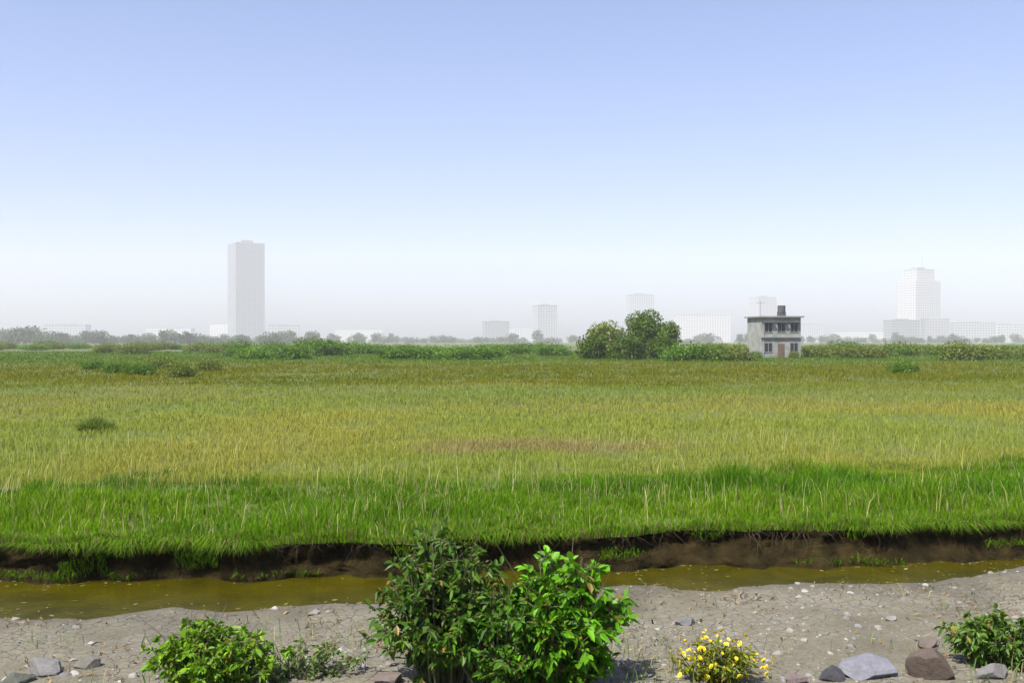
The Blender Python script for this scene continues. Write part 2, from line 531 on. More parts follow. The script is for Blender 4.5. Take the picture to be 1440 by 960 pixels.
def shore_grass():
    n = 15000
    x = rng.uniform(-9, 9, n); y = rng.uniform(7.4, 13.2, n)
    # tufts
    dens = np.clip((vnoise(x * .9 + 3, y * 1.1, 81) * .65 + vnoise(x * 2.6, y * 2.6, 82) * .35 - .52) * 4.2, 0, 1)
    px = x / y * F + 720
    near = np.clip((9.8 - y) / 1.6, 0, 1)
    left = np.clip((560 - px) / 200, 0, 1) * np.clip((10.6 - y), 0, 1)
    dens = np.clip(dens * (.10 + .8 * near) + .5 * left * dens, 0, 1)
    k = (rng.uniform(0, 1, n) < dens) & (y < shore_y(x) - .05)
    x, y = x[k], y[k]; m = len(x)
    h = rng.uniform(.04, .22, m)
    col = jitter((.12, .19, .045), m, .25, .15)
    dead = rng.uniform(0, 1, m) < .3
    col[dead] = jitter((.33, .29, .15), dead.sum(), .2, .05)
    blades("shore_grass", x, y, shore_z(x, y), h, rng.uniform(.005, .010, m), .7, np.clip(col, .004, .6),
           "thin grass tufts scattered over the pale gravel shore")


shore_grass()


def litter():
    # dry stalks and leaf scraps lying flat on the shore
    n = 9000
    x = rng.uniform(-9, 9, n); y = rng.uniform(7.4, 13, n)
    k = (rng.uniform(0, 1, n) < np.clip((vnoise(x * 1.2 + 70, y * 1.5, 95) - .35) * 1.6, .05, 1)) & (y < shore_y(x) - .03); x, y = x[k], y[k]; n = len(x)
    L = rng.uniform(.02, .13, n); a = rng.uniform(0, 6.28, n); w = rng.uniform(.003, .010, n)
    z = shore_z(x, y) + .006
    dx, dy = np.cos(a) * L, np.sin(a) * L; sx, sy = -np.sin(a) * w, np.cos(a) * w
    lift = rng.uniform(.0, .025, n)
    P = lambda X, Y, Z: np.stack([X, Y, Z], -1)
    v = np.stack([P(x - sx, y - sy, z), P(x + sx, y + sy, z + .004), P(x + dx * .5 + sx, y + dy * .5 + sy, z + .012 + lift), P(x + dx * .5 - sx, y + dy * .5 - sy, z + .008 + lift), P(x + dx, y + dy, z + .004)], 1).reshape(-1, 3)
    b = np.arange(n)[:, None] * 5
    col = jitter((.17, .13, .07), n, .45, .12)
    tag(mesh_obj("dry_litter", v, [b + np.array([[0, 1, 2, 3]]), b + np.array([[3, 2, 4]])], GRASS, tint=np.repeat(col, 5, 0)),
        "dry stalks and leaf scraps lying on the pale shore", "plant litter", kind="stuff")
    # scraps drifting on the water, gathered along both edges
    n = 1500
    x = rng.uniform(-9, 9, n); t = np.where(rng.uniform(0, 1, n) < .5, rng.beta(1, 7, n), 1 - rng.beta(1, 9, n))
    k = rng.uniform(0, 1, n) < vnoise(x * .9 + 30, x * 0, 96) ** 1.5; x, t = x[k], t[k]; n = len(x)
    y = (shore_y(x) + .03) * (1 - t) + (edge_y(x) - face_slope(x) * .8) * t
    L = rng.uniform(.012, .05, n); a = rng.uniform(0, 6.28, n)
    c, s_ = np.cos(a) * L, np.sin(a) * L; z = np.full(n, WATER + .004)
    v = np.stack([P(x - c, y - s_, z), P(x + s_ * .45, y - c * .45, z), P(x + c, y + s_, z), P(x - s_ * .45, y + c * .45, z)], 1).reshape(-1, 3)
    col = np.where(rng.uniform(0, 1, (n, 1)) < .5, jitter((.12, .14, .02), n, .4, .2), jitter((.2, .17, .09), n, .4, .1))
    tag(mesh_obj("floating_scraps", v, (np.arange(n)[:, None] * 4 + np.array([[0, 1, 2, 3]])), GRASS, tint=np.repeat(col, 4, 0)),
        "small leaves and scum scraps drifting on the muddy water", "plant litter", kind="stuff")


litter()


# ------------------------------------------------------------------ stones
def ico(sub):
    import bmesh
    bm = bmesh.new(); bmesh.ops.create_icosphere(bm, subdivisions=sub, radius=1)
    v = np.array([p.co for p in bm.verts]); f = np.array([[q.index for q in p.verts] for p in bm.faces]); bm.free()
    return v, f


ICO1, ICO2, ICO4 = ico(1), ico(2), ico(5)


def rock_verts(base, seed, scale, cuts=9, rough=.1):
    g = np.random.default_rng(seed)
    v = base.copy()
    for _ in range(cuts):
        n = g.normal(size=3); n /= np.linalg.norm(n); d = g.uniform(.5, .82)
        over = np.clip(v @ n - d, 0, None); v = v - over[:, None] * n * .93
    if rough:
        for i in range(len(v)):
            p = Vector(v[i])
            nn = noise.fractal(p * 1.7 + Vector((seed, 0, 0)), 1, 2, 3) * rough + noise.fractal(p * 7 + Vector((0, seed, 0)), 1, 2, 4) * rough * .22
            v[i] = v[i] * (1 + nn)
    return v * np.array(scale)


def stone_mat(name, c, var=.35):
    m, nt, b = new_mat(name)
    f = noise_tex(nt, 9, 12, .78)
    c = np.array(c) * .48
    nt.links.new(ramp(nt, f, [(.28, tuple(c * (1 - var))), (.5, tuple(c)), (.72, tuple(np.clip(c * (1 + var), 0, .7)))]), b.inputs["Base Color"])
    b.inputs["Roughness"].default_value = .85
    bump(nt, b, noise_tex(nt, 30, 10, .8), 1.0, .02)
    return m


def pebbles():
    protos = [rock_verts(ICO2[0], 100 + k, (1, rng.uniform(.6, .95), rng.uniform(.4, .7)), 8, 0) for k in range(10)]
    n = 22000
    x = rng.uniform(-9, 9, n); y = 7.4 + rng.uniform(0, 1, n) ** 1.1 * 6.4
    dens = vnoise(x * 1.1 + 40, y * 1.1, 91) * .7 + vnoise(x * 3.4, y * 3.4, 92) * .3
    near = np.clip((10.6 - y) / 2.5, 0, 1)
    k = (rng.uniform(0, 1, n) < np.clip((dens - .35) * 1.7, .04, 1) * (.55 + .45 * near)) & (y < shore_y(x) - .02) & in_view(x, y, 1.3)
    x, y = x[k], y[k]; n = len(x)
    r = .007 + .055 * rng.uniform(0, 1, n) ** 6 + .010 * rng.uniform(0, 1, n)
    z = shore_z(x, y)
    P = np.stack([protos[i] for i in rng.integers(0, 10, n)])
    a = rng.uniform(0, 2 * np.pi, n); ca, sa = np.cos(a)[:, None], np.sin(a)[:, None]
    X = (P[..., 0] * ca - P[..., 1] * sa) * r[:, None] + x[:, None]
    Y = (P[..., 0] * sa + P[..., 1] * ca) * r[:, None] + y[:, None]
    Z = P[..., 2] * r[:, None] + z[:, None] - r[:, None] * .05
    nv = P.shape[1]
    f = (ICO2[1][None] + (np.arange(n) * nv)[:, None, None]).reshape(-1, 3)
    pal = np.array([(.17, .155, .13), (.14, .135, .13), (.22, .21, .19), (.12, .095, .07), (.09, .086, .08)])
    col = pal[rng.choice(5, n, p=[.34, .26, .2, .14, .06])] * rng.uniform(.75, 1.15, (n, 1))
    m, nt, b = new_mat("pebble_stone")
    at_ = node(nt, "ShaderNodeAttribute", attribute_name="tint")
    nt.links.new(at_.outputs["Color"], b.inputs["Base Color"]); b.inputs["Roughness"].default_value = .85
    o = mesh_obj("pebbles", np.stack([X, Y, Z], -1).reshape(-1, 3), f, m, tint=np.repeat(col, nv, 0))
    tag(o, "small pale pebbles strewn over the gravel shore", "pebbles", kind="stuff")


pebbles()

SH = lambda px, py: _hit(px, py)


def _hit(px, py):
    """where the line of sight through a pixel meets the near shore"""
    for y in np.arange(6.0, 14, .01):
        x, _, z = at(px, py, y)
        if z <= float(shore_z(np.array([x]), np.array([y]))[0]):
            return x, float(y), z
    return x, 9.0, -.4


# px, py of base, half sizes, colour, rotation, name of kind, label
ROCKS = [
    (1176, 962, (.13, .12, .13), (.075, .072, .082), .3, "rock", "dark charcoal rock left of the flat lilac grey slab"),
    (1232, 958, (.27, .19, .15), (.33, .33, .37), .1, "rock", "largest pale lilac grey rock slab, flat topped, right of the dark charcoal rock"),
    (1322, 962, (.25, .18, .19), (.17, .125, .09), -.3, "rock", "brown rock at the foot of the leafy bush on the right"),
    (1308, 916, (.14, .11, .09), (.27, .215, .18), .7, "rock", "pinkish brown stone lying just behind the brown rock"),
    (1408, 958, (.20, .14, .10), (.31, .295, .275), .5, "rock", "pale grey rock beneath the leafy bush on the right"),
    (968, 882, (.13, .10, .075), (.25, .25, .24), .2, "rock", "mid grey stone on bare gravel behind the yellow flowers"),
    (56, 956, (.20, .15, .13), (.33, .315, .30), -.2, "rock", "pale grey rock on the left of the shore near the spreading green plant"),
    (120, 944, (.14, .11, .085), (.25, .24, .19), .9, "rock", "small olive grey stone between the pale rock and the spreading green plant"),
    (14, 968, (.16, .12, .10), (.14, .15, .11), .4, "rock", "dark mossy rock half cut off by the left edge of the view"),
    (1122, 966, (.16, .12, .07), (.30, .23, .20), 1.1, "rock", "flat pinkish stone between the yellow flowers and the dark charcoal rock"),
    (545, 966, (.18, .14, .08), (.28, .22, .18), .6, "rock", "low tan stone at the left foot of the dark green shrub"),
    (440, 868, (.10, .08, .05), (.36, .34, .30), .3, "rock", "small whitish stone alone on the shore, beyond the spreading green plant"),
    (1256, 876, (.09, .07, .045), (.38, .36, .33), .3, "rock", "small whitish stone alone on the bare gravel, beyond the lilac grey slab"),
]
for i, (px, py, sc, c, rz, nm, lab) in enumerate(ROCKS):
    x, y, z = _hit(px, py - 3)
    y += sc[1] * .8
    z = float(shore_z(np.array([x]), np.array([y]))[0])
    o = mesh_obj(nm, rock_verts(ICO4[0], 11 + i * 3, sc, 19, .05), ICO4[1], stone_mat("stone_%d" % i, c), loc=(x, y, z + sc[2] * .22))
    o.rotation_euler = (.1 * math.sin(i), .12 * math.cos(i * 2), rz)
    for p in o.data.polygons: p.use_smooth = True
    tag(o, lab, "rock")


# ------------------------------------------------------------------ near plants
def shrub(name, loc, half_w, height, n_stem, n_twig, n_leaf, leaf, base_col, label, cat, aspect=.45, spread=1.0, upright=1.0, depth=.8):
    root = empty(name, loc)
    st, lf = MB(), MB()
    for s in range(n_stem):
        a = rng.uniform(0, 2 * np.pi); rr = rng.uniform(0, 1) ** .6
        tipv = np.array([math.cos(a) * rr * half_w * spread, math.sin(a) * rr * half_w * depth, height * (1 - .45 * rr ** 2) * rng.uniform(.62, 1.05)])
        b0 = np.array([math.cos(a) * rr * half_w * .35, math.sin(a) * rr * half_w * .3, -.04])
        mid = b0 * .6 + tipv * .4 + np.array([0, 0, height * .22 * upright]) + rng.normal(0, .03, 3)
        t = np.linspace(0, 1, 9)[:, None]
        path = (1 - t) ** 2 * b0 + 2 * t * (1 - t) * mid + t ** 2 * tipv
        st.tube(path, np.linspace(.011, .0025, 9) * (height / .9) ** .5, 5)
        tone = rng.uniform(.72, 1.2)
        for k in range(n_twig):
            f = rng.uniform(.22, 1); p0 = path[min(8, int(f * 8))]
            L = height * rng.uniform(.10, .26)
            d = rng.normal(size=3); d[2] = abs(d[2]) * .5 + .15; d /= np.linalg.norm(d)
            p1 = p0 + d * L + np.array([0, 0, -.25 * L])
            tw = np.stack([p0, (p0 + p1) / 2 + np.array([0, 0, .12 * L]), p1]); st.tube(tw, [.004, .003, .0015], 4)
            u = rng.uniform(.15, 1, n_leaf)[:, None]
            pos = (1 - u) ** 2 * p0 + 2 * u * (1 - u) * tw[1] + u ** 2 * p1
            c = jitter(np.array(base_col) * tone, n_leaf, .22, .12)
            y_ = rng.uniform(0, 1, n_leaf) < .05
            c[y_] = jitter((.17, .12, .03), y_.sum(), .35, .1) if y_.any() else c[y_]
            lf.leaves(pos, leaf, c, .25, aspect, d[None] * .5)
    for _ in range(n_stem // 5):                      # bare dry twigs sticking out
        a = rng.uniform(0, 6.28); p1 = np.array([math.cos(a) * half_w * rng.uniform(.3, 1.1), math.sin(a) * half_w * .6, height * rng.uniform(.5, 1.12)])
        st.tube(np.stack([p1 * .1, p1 * .55 + np.array([0, 0, height * .12]), p1]), [.006, .004, .0015], 4)
    lf.build("foliage", LEAF, root); st.build("stem", STEM, root)
    tag(root, label, cat)
    return root


def gz(x, y):
    return float(shore_z(np.array([x]), np.array([y]))[0])


def put(px, Y):
    x = (px - 720) / F * Y
    return (x, Y, gz(x, Y) - .01)


shrub("leafy_shrub", put(624, 8.25), .58, 1.36, 46, 10, 13, .085, (.062, .128, .012),
      "tall dark green shrub in the middle of the shore, left of the brighter shrub", "shrub", .42, .85, 1.1)
shrub("leafy_shrub", put(795, 8.0), .64, 1.14, 48, 10, 13, .085, (.080, .215, .006),
      "bright green broad leaved shrub in the middle of the shore, beside the taller dark one", "shrub", .55, .95, 1.1)
shrub("leafy_shrub", put(704, 8.0), .52, 1.02, 38, 9, 12, .075, (.055, .14, .008),
      "low deep green shrub in front, filling the gap between the two taller shrubs", "shrub", .5, 1.0, 1.0)
shrub("spreading_plant", put(284, 8.15), .68, .62, 62, 9, 13, .062, (.120, .235, .010),
      "low spreading bright green plant on the left of the pale shore", "plant", .5, 1.0, .7)
shrub("spreading_plant", put(415, 8.35), .58, .36, 36, 5, 8, .05, (.14, .2, .06),
      "sparse pale green creeping plant between the bright green plant and the tall shrub", "plant", .45, 1.1, .5)
shrub("leafy_shrub", put(1410, 8.6), .50, .56, 32, 9, 12, .065, (.07, .14, .016),
      "dark green leafy bush above the pale rock at the right edge", "shrub", .45, 1.0, .9)
shrub("spreading_plant", put(1400, 9.6), .50, .26, 24, 6, 9, .06, (.13, .2, .05),
      "low light green plant on the gravel behind the dark bush at the right edge", "plant", .5, 1.1, .6)


# yellow flowering weed
def flower_plant(px, Y):
    loc = put(px, Y)
    root = shrub("flowering_plant", loc, .42, .36, 40, 6, 8, .055, (.16, .19, .008),
                 "low olive green weed with yellow flowers beside the bright green shrub", "plant", .35, 1.05, 1.0)
    mb = MB()
    for ring, (nP, rad, tilt) in enumerate(((13, .026, .25), (9, .017, .6))):
        for k in range(nP):
            a = k / nP * 2 * math.pi + ring * .3
            d = np.array([math.cos(a), math.sin(a), 0]); s = np.array([-d[1], d[0], 0]) * .0055; up = np.array([0, 0, 1])
            v = [d * .003 - s * .5, d * .003 + s * .5, d * rad * .7 + s + up * rad * tilt, d * rad + up * rad * tilt * 1.1, d * rad * .7 - s + up * rad * tilt]
            mb.add(v, [(0, 1, 2, 4)], [(4, 2, 3)])
    mb.add(*[np.concatenate([ICO1[0] * np.array([.009, .009, .006]) + np.array([0, 0, .004])])], t=ICO1[1])
    ym, nt, b = new_mat("yellow_petals")
    nt.links.new(ramp(nt, noise_tex(nt, 60, 3), [(.3, (.55, .40, .008)), (.7, (.72, .58, .02))]), b.inputs["Base Color"])
    b.inputs["Roughness"].default_value = .6
    first = None
    for k in range(95):
        a = rng.uniform(0, 2 * math.pi); rr = rng.uniform(0, 1) ** .55
        p = (math.cos(a) * rr * .46, math.sin(a) * rr * .36, .36 * (1 - .6 * rr ** 2) * rng.uniform(.45, 1.22))
        if first is None:
            first = mb.build("flower", ym, root); f = first
        else:
            f = first.copy(); COL.objects.link(f); f.parent = root
        f.location = p; f.rotation_euler = (rng.uniform(.2, 1.1), rng.uniform(-.5, .5), rng.uniform(0, 6)); s = rng.uniform(.45, 1.05); f.scale = (s, s, s * rng.uniform(.8, 2.2))
    return root


flower_plant(1010, 8.2)


# ------------------------------------------------------------------ bushes and trees of the meadow
def crown(mb, lobes, n, leaf, col, aspect=.7):
    lobes = np.array(lobes); w = np.prod(lobes[:, 3:], 1) ** (2 / 3); w /= w.sum()
    k = rng.choice(len(lobes), n, p=w)
    d = rng.normal(size=(n, 3)); d /= np.linalg.norm(d, axis=1)[:, None]
    r = rng.uniform(0, 1, n) ** .42 * (1 + .16 * np.sin(d[:, 0] * 9 + k) * np.sin(d[:, 2] * 8 + k * 2))
    p = lobes[k, :3] + d * r[:, None] * lobes[k, 3:]
    tone = rng.uniform(.75, 1.25, len(lobes))[k]
    mb.leaves(p, leaf, jitter(col, n, .22, .1) * tone[:, None], .2, aspect, d * .6)


def tree(name, loc, w, h, trunk_h, n, leaf, col, label, cat="tree", group=None, lobes_n=14, squash=.8):
    root = empty(name, loc)
    tr = MB(); lob = []
    r0 = .035 * h
    tr.tube([(0, 0, -.2), (.05 * w, 0, trunk_h * .6), (.02 * w, .03 * w, trunk_h), (0, 0, h * .7)], [r0, r0 * .75, r0 * .6, r0 * .2], 8)
    for k in range(lobes_n):
        a = k * 2.4 + rng.uniform(-.4, .4); u = (k + .5) / lobes_n
        z = trunk_h + (h - trunk_h) * (.12 + .74 * u)
        rad = w * .5 * (.72 * math.sin(math.pi * (.16 + .76 * u)) ** .8) * rng.uniform(.5, 1.0)
        s = w * rng.uniform(.15, .25)
        c = (math.cos(a) * rad, math.sin(a) * rad, z)
        lob.append((*c, s, s, s * squash))
        tr.tube([(0, 0, trunk_h * .8), (c[0] * .4, c[1] * .4, (trunk_h * .8 + z) / 2), c], [r0 * .4, r0 * .28, r0 * .1], 5)
    lf = MB(); crown(lf, lob, n, leaf, col)
    lf.build("crown", LEAF, root); tr.build("trunk", BARK, root)
    return tag(root, label, cat, group)


def gp(px, Y):
    return ((px - 720) / F * Y, Y, -.02)


# clump standing on the meadow right of the middle
tree("broad_tree", gp(850, 152), 8.0, 5.2, .8, 6000, .34, (.14, .18, .03), "paler olive green tree on the left side of the clump in the meadow")
tree("broad_tree", gp(905, 148), 8.2, 6.9, .9, 8500, .32, (.08, .14, .012), "tallest dark green tree of the clump standing in the meadow")
tree("broad_tree", gp(938, 156), 5.0, 5.6, .8, 4200, .32, (.09, .15, .02), "narrow green tree on the right side of the clump in the meadow")
for px, Y, w, h, lab in ((834, 140, 5.5, 3.0, "dark low bush at the left foot of the tree clump"),
                         (884, 138, 6.0, 3.2, "dark low bush in front of the tallest tree of the clump"),
                         (930, 141, 5.0, 3.1, "dark low bush at the right foot of the tree clump")):
    tree("bush", gp(px, Y), w, h, .15, 3600, .28, (.055, .10, .004), lab, "bush", None, 12, .9)

# low bushes along the far edge of the meadow
BCOL = [(.09, .18, .010), (.07, .145, .009), (.115, .15, .022)]
BLAB = ["fresh green low bush along the far edge of the meadow", "darker green low bush along the far edge of the meadow",
        "dull olive low bush along the far edge of the meadow"]
protos = []
for i in range(3):
    b = tree("bush", (0, 0, -50), 7.0, 2.3, .1, 3200, .26, BCOL[i], BLAB[i], "bush", "low bushes along the far edge of the meadow", 11, .8)
    protos.append(b)
used = [False] * 3
for k in range(84):
    px = -40 + k * 18.2 + rng.uniform(-10, 10)
    if 800 < px < 960 or 1040 < px < 1135:
        continue
    Y = rng.uniform(125, 240)
    if px < 140: Y = rng.uniform(260, 400); kind = rng.choice([0, 2])
    elif px < 330: Y = rng.uniform(190, 330); kind = rng.choice([0, 2])
    elif px < 830: kind = rng.choice([0, 1, 1])
    else: kind = rng.choice([1, 2, 1, 2])
    if not used[kind]:
        o = protos[kind]; used[kind] = True
    else:
        o = copy_tree(protos[kind])
    o.location = gp(px, Y); o.rotation_euler = (0, 0, rng.uniform(0, 6.28))
    s = rng.uniform(.75, 1.25); o.scale = (s * rng.uniform(.9, 1.5), s * 1.2, s * rng.uniform(.6, .95))
for k, (px, Y) in enumerate(((200, 74), (255, 70), (130, 88), (292, 82), (1272, 78), (225, 92), (165, 79))):
    o = copy_tree(protos[2 if k % 2 else 1])
    o.location = gp(px, Y); o.scale = (.42 + .05 * (k % 3), .4, .36 + .06 * (k % 2)); o.rotation_euler = (0, 0, k * 1.3)
    o["group"] = "small bushes out in the meadow"
    o["label"] = "small olive bush standing alone in the meadow on the right" if px > 720 else "small olive green bush out in the meadow on the left"

# the lone tuft in the dry grass on the left
def tuft(px, Y):
    n = 1500
    a = rng.uniform(0, 6.28, n); r = rng.uniform(0, 1, n) ** .6
    h = rng.uniform(.25, .62, n) * (1 - .4 * r)
    x0, y0 = np.cos(a) * r * .45, np.sin(a) * r * .35
    w = rng.uniform(.012, .022, n)
    X = (px - 720) / F * Y
    col = jitter((.14, .185, .035), n, .2, .1)
    o = blades("grass_tuft", x0, y0, np.zeros(n), h, w, .6, np.clip(col, .004, .5), "coarse green tuft standing out of the dry grass on the left", (np.cos(a) * r * .25, np.sin(a) * r * .25), "grass tuft")
    o.location = (X, Y, 0)
    del o["kind"]


tuft(136, 27.5)

# tree belt in the haze
TLX = "far low scrubby tree filling gaps in the hazy belt along the horizon"
TL = ["far rounded tree in the hazy belt along the horizon", "far tall tree in the hazy belt along the horizon"]
tp = [tree("far_tree", (0, 0, -80), 13, 11, 1.5, 520, 1.5, (.055, .085, .03), TL[0], "tree", "trees of the hazy belt along the horizon", 12),
      tree("far_tree", (0, 0, -80), 9, 14, 2.5, 480, 1.4, (.05, .08, .03), TL[1], "tree", "trees of the hazy belt along the horizon", 9),
      tree("far_tree", (0, 0, -80), 22, 6.5, .5, 700, 1.4, (.06, .09, .03), TLX, "tree", "trees of the hazy belt along the horizon", 16)]
tu = [False, False, False]
for k in range(236):
    px = -60 + k * 6.75 + rng.normal(0, 9)
    if px < 150: Y = rng.uniform(950, 1350)
    elif px < 440: Y = rng.uniform(1000, 1500)
    else: Y = rng.uniform(1500, 2100)
    kind = int(rng.choice(3, p=[.36, .16, .48]))
    if not tu[kind]: o = tp[kind]; tu[kind] = True
    else: o = copy_tree(tp[kind])
    o.location = gp(px, Y); o.rotation_euler = (0, 0, rng.uniform(0, 6.28))
    s = (rng.uniform(.55, 1.0) + .5 * rng.uniform() ** 5) * 1.25; o.scale = (s * rng.uniform(1.1, 1.7), s * 1.3, s * rng.uniform(.8, 1.15))


# ------------------------------------------------------------------ buildings
def facade_mat(name, wall, glass, wx, wz):
    """wall with a regular window grid (bays wx wide, storeys wz high)"""
    m, nt, b = new_mat(name)
    tc = node(nt, "ShaderNodeTexCoord"); sep = node(nt, "ShaderNodeSeparateXYZ")
    nt.links.new(tc.outputs["Object"], sep.inputs[0])

    def cell(sock, size, lo, hi):
        d = node(nt, "ShaderNodeMath", operation="DIVIDE"); d.inputs[1].default_value = size; nt.links.new(sock, d.inputs[0])
        f = node(nt, "ShaderNodeMath", operation="FRACT"); nt.links.new(d.outputs[0], f.inputs[0])
        a = node(nt, "ShaderNodeMath", operation="GREATER_THAN"); a.inputs[1].default_value = lo; nt.links.new(f.outputs[0], a.inputs[0])
        c = node(nt, "ShaderNodeMath", operation="LESS_THAN"); c.inputs[1].default_value = hi; nt.links.new(f.outputs[0], c.inputs[0])
        p = node(nt, "ShaderNodeMath", operation="MULTIPLY"); nt.links.new(a.outputs[0], p.inputs[0]); nt.links.new(c.outputs[0], p.inputs[1])
        return p.outputs[0]
    ad = node(nt, "ShaderNodeMath", operation="ADD"); nt.links.new(sep.outputs[0], ad.inputs[0]); nt.links.new(sep.outputs[1], ad.inputs[1])
    mu = node(nt, "ShaderNodeMath", operation="MULTIPLY")
    nt.links.new(cell(ad.outputs[0], wx, .2, .8), mu.inputs[0]); nt.links.new(cell(sep.outputs[2], wz, .3, .82), mu.inputs[1])
    mx = node(nt, "ShaderNodeMix", data_type="RGBA"); nt.links.new(mu.outputs[0], mx.inputs[0])
    mx.inputs[6].default_value = (*wall, 1); mx.inputs[7].default_value = (*glass, 1)
    nt.links.new(mx.outputs[2], b.inputs["Base Color"]); b.inputs["Roughness"].default_value = .6
    return m


FAC = [facade_mat("concrete_facade", (.32, .32, .33), (.05, .06, .07), 8, 7.0),
       facade_mat("pale_facade", (.42, .41, .39), (.09, .10, .11), 9, 7.6),
       facade_mat("dark_facade", (.21, .21, .22), (.045, .05, .06), 7, 7.2)]
ROOF = rough_mat("roof_concrete", (.16, .16, .16), (.26, .26, .25), .3)


def building(name, pxc, D, w, d, h, rz, fac, label, cat, plant=True, mast=0.0, setback=None, group=None):
    k = min(1.9, 3400 / D); D, w, d, h, mast = D * k, w * k, d * k, h * k, mast * k
    if setback: setback = (setback[0], setback[1] * k)
    root = empty(name, ((pxc - 720) / F * D, D, 0), rz)
    mb = MB(); mb.box(-w / 2, w / 2, -d / 2, d / 2, -1, h); mb.build("wall", FAC[fac], root)
    top = h
    if setback:
        f, hh = setback
        mb = MB(); mb.box(-w * f / 2, w * f / 2, -d * f / 2, d * f / 2, h, h + hh); mb.build("upper_storeys", FAC[fac], root); top = h + hh; w2, d2 = w * f, d * f
    else:
        w2, d2 = w, d
    mb = MB(); mb.box(-w2 / 2 - .4, w2 / 2 + .4, -d2 / 2 - .4, d2 / 2 + .4, top, top + 1.1); r = mb.build("roof", ROOF, root)
    if plant:
        mb = MB(); mb.box(-w2 * .22, w2 * .18, -d2 * .2, d2 * .25, top + 1.1, top + 1.1 + max(2.6, h * .035)); mb.build("plant_room", ROOF, r)
    if mast:
        mb = MB(); mb.tube([(w2 * .2, 0, top + 1), (w2 * .2, 0, top + 1 + mast)], [1.3, .4], 6); mb.build("mast", ROOF, r)
    return tag(root, label, cat, group)


building("tower_block", 346, 1600, 46, 50, 157, R(30), 2, "tall slim grey tower rising from the haze on the left, highest on the skyline", "tower")
building("tower_block", 1292, 1600, 52, 40, 98, R(24), 1, "wide pale stepped tower in the haze on the right, with a thin mast", "tower", True, 26, (.72, 18))
B = [
    (697, 1450, 36, 24, 30, .2, 2, "grey block in the haze, left neighbour of the taller grey block near the middle"),
    (732, 1750, 44, 24, 24, -.1, 0, "low wide hazy block between the two grey blocks near the middle of the skyline"),
    (766, 1500, 30, 26, 55, .3, 0, "taller grey block on the skyline, left of the tree clump"),
    (900, 2500, 60, 40, 118, .2, 0, "faint distant tower behind the tree clump"),
    (985, 2300, 130, 40, 62, .1, 1, "faint wide block between the tree clump and the grey house"),
    (1072, 2200, 48, 38, 98, .35, 0, "faint distant tower just behind the grey house"),
    (1138, 1900, 40, 30, 34, .2, 0, "hazy block just to the right of the grey house"),
    (1210, 2200, 130, 30, 22, .05, 1, "long low pale hazy building, left of the stepped tower"),
    (1268, 1350, 40, 24, 30, .2, 2, "grey low block in front of the stepped tower"),
    (1315, 1420, 34, 24, 33, -.2, 2, "dark grey low block at the right foot of the stepped tower"),
    (1362, 1450, 66, 26, 28, .1, 0, "long grey low building, right of the stepped tower"),
    (1412, 1500, 40, 24, 26, .25, 1, "pale low building near the right end of the skyline"),
    (400, 1500, 46, 30, 25, .2, 0, "low grey building just right of the slim tower"),
    (320, 1700, 50, 30, 30, -.2, 1, "low pale building just left of the slim tower"),
    (240, 1600, 70, 30, 22, .1, 1, "long low pale hazy building on the left of the skyline"),
    (95, 1500, 60, 30, 26, .15, 0, "low grey hazy building near the left end of the skyline"),
    (505, 1900, 90, 30, 24, .1, 1, "low pale hazy building midway between the slim tower and the middle blocks"),
]
for px, D, w, d, h, rz, fac, lab in B:
    building("city_building", px, D, w, d, h, rz, fac, lab, "building", True)


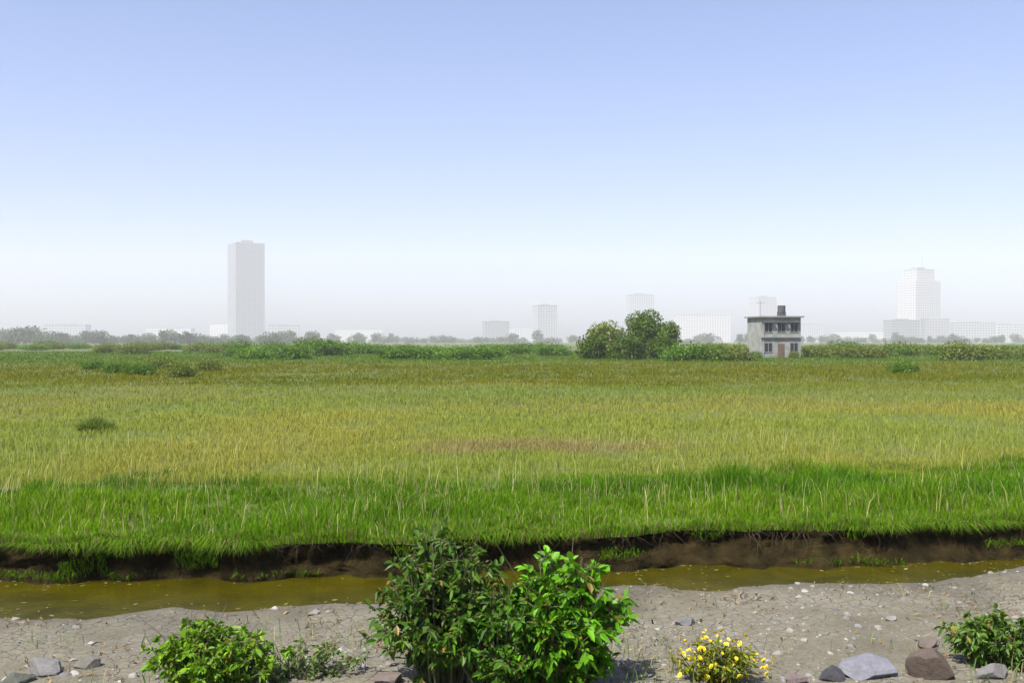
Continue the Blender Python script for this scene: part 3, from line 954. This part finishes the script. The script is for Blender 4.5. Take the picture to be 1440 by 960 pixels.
def house(px, D):
    root = empty("concrete_house", ((px - 720) / F * D, D, 0), R(10))
    w, d, h = 6.3, 5.2, 6.1
    wm = rough_mat("weathered_render", (.15, .155, .135), (.235, .24, .215), .9, .95, .3, .02, (.30, .30, .275))
    mb = MB(); mb.box(-w / 2, w / 2, -d / 2, d / 2, -.3, h); mb.build("wall", wm, root)
    mb = MB(); mb.box(-w / 2 - .35, w / 2 + .35, -d / 2 - .45, d / 2 + .35, h, h + .22); rf = mb.build("roof", ROOF, root)
    mb = MB(); mb.tube([(1.5, .5, h + .9), (1.5, .5, h + 1.9)], [.6, .6], 14); mb.box(1.0, 2.0, 0, 1.0, h + .22, h + .9); mb.build("water_tank", rough_mat("tank", (.05, .05, .055), (.08, .08, .08), 2), rf)
    gm, nt, b = new_mat("window_glass"); b.inputs["Base Color"].default_value = (.03, .035, .04, 1); b.inputs["Roughness"].default_value = .15
    fm = rough_mat("window_frame_paint", (.2, .2, .19), (.26, .26, .25), 3)
    for zx in (3.9, .95):
        for xx in (-2.05, 0.0, 2.05):
            if zx < 2 and xx == 0.0:
                mb = MB(); mb.box(-.55, .55, -d / 2 - .03, -d / 2 + .05, 0, 2.15); dr = mb.build("door", rough_mat("door_wood", (.09, .06, .04), (.15, .1, .07), 4), root)
                mb = MB(); mb.box(.38, .46, -d / 2 - .09, -d / 2 - .03, 1.0, 1.12); mb.build("handle", fm, dr)
                continue
            mb = MB(); mb.box(xx - .6, xx + .6, -d / 2 - .02, -d / 2 + .05, zx, zx + 1.3); pn = mb.build("window", gm, root)
            mb = MB()
            for a0, a1, z0, z1 in ((xx - .7, xx - .6, zx - .1, zx + 1.4), (xx + .6, xx + .7, zx - .1, zx + 1.4), (xx - .6, xx + .6, zx - .1, zx), (xx - .6, xx + .6, zx + 1.3, zx + 1.4), (xx - .03, xx + .03, zx, zx + 1.3)):
                mb.box(a0, a1, -d / 2 - .06, -d / 2 - .022, z0, z1)
            mb.build("frame", fm, pn)
    mb = MB(); mb.box(-w / 2 - .08, w / 2 + .08, -d / 2 - .25, -d / 2 - .002, 3.05, 3.2); mb.build("ledge", ROOF, root)
    mb = MB(); mb.tube([(-w / 2 + .35, -d / 2 - .07, h), (-w / 2 + .35, -d / 2 - .07, 3.2)], [.06, .06], 8); mb.tube([(-w / 2 + .35, -d / 2 - .07, 3.05), (-w / 2 + .35, -d / 2 - .07, 0)], [.06, .06], 8); mb.build("drain_pipe", ROOF, root)
    mb = MB(); mb.tube([(-1.8, .8, h + .2), (-1.8, .8, h + 2.6)], [.035, .03], 6); mb.tube([(-2.5, .8, h + 2.3), (-1.1, .8, h + 2.3)], [.025, .025], 5); mb.build("aerial", ROOF, rf)
    for xx in (-2.05, 0.0, 2.05):
        mb = MB(); mb.box(xx - .85, xx + .85, -d / 2 - .55, -d / 2 - .003, 5.42, 5.5); mb.build("sunshade", ROOF, root)
    tag(root, "grey two storey concrete house alone at the far edge of the meadow", "house")


house(1088, 152)
for px, Y, kk, lab in ((1062, 147, 1, "low weedy bush at the left front corner of the grey house"), (1116, 148, 2, "olive weedy bush at the right front corner of the grey house")):
    o = copy_tree(protos[kk]); o.location = gp(px, Y); o.scale = (.32, .3, .42); o.rotation_euler = (0, 0, Y)
    o["label"] = lab; o["group"] = "weedy bushes round the grey house"


# ------------------------------------------------------------------ air, light, camera
hz = MB(); hz.box(-4600, 4600, -60, 3900, -6, 330)
hm = bpy.data.materials.new("haze_air"); hm.use_nodes = True
nt = hm.node_tree
for n in list(nt.nodes): nt.nodes.remove(n)
out = node(nt, "ShaderNodeOutputMaterial"); pv = node(nt, "ShaderNodeVolumePrincipled")
pv.inputs["Color"].default_value = (.985, .985, 1.0, 1)
pv.inputs["Density"].default_value = .00021
pv.inputs["Anisotropy"].default_value = 0.0
nt.links.new(pv.outputs[0], out.inputs["Volume"])
ho = tag(hz.build("haze", hm), kind="stuff")
tag(ho, "thin pale haze veiling the distant skyline", "haze")

EL, AZ = R(58), R(-140)             # azimuth from +Y, clockwise
sd = Vector((math.sin(AZ) * math.cos(EL), math.cos(AZ) * math.cos(EL), math.sin(EL)))
sl = bpy.data.lights.new("sun", "SUN"); sl.energy = 5.0; sl.angle = R(.5); sl.color = (1, .955, .88)
so = bpy.data.objects.new("sun", sl); COL.objects.link(so); so.rotation_euler = (-sd).to_track_quat("-Z", "Y").to_euler(); so.location = (-30, 10, 60)

w = bpy.data.worlds.new("World"); S.world = w; w.use_nodes = True
wn = w.node_tree; bg = wn.nodes["Background"]
sk = wn.nodes.new("ShaderNodeTexSky"); sk.sky_type = "NISHITA"; sk.sun_disc = False
sk.sun_elevation = EL; sk.sun_rotation = AZ % (2 * math.pi)
sk.air_density = 1.0; sk.dust_density = 2.3; sk.ozone_density = 3.0
tn = wn.nodes.new("ShaderNodeMix"); tn.data_type = "RGBA"; tn.blend_type = "MULTIPLY"; tn.inputs[0].default_value = 1
tn.inputs[7].default_value = (.985, .968, 1.17, 1)
wn.links.new(sk.outputs[0], tn.inputs[6]); wn.links.new(tn.outputs[2], bg.inputs[0]); bg.inputs[1].default_value = .089

cd = bpy.data.cameras.new("camera"); cd.lens = 35; cd.sensor_width = 36; cd.clip_end = 20000; cd.clip_start = .05
co = bpy.data.objects.new("camera", cd); COL.objects.link(co); co.location = (0, 0, CAM_Z); co.rotation_euler = (R(90), 0, 0)
S.camera = co
S.view_settings.view_transform = "Standard"; S.view_settings.look = "None"; S.view_settings.gamma = 1
S.view_settings.use_curve_mapping = False
S.view_settings.exposure = 1.0
S.cycles.volume_bounces = 1
S.cycles.max_bounces = 8
S.cycles.volume_max_steps = 64
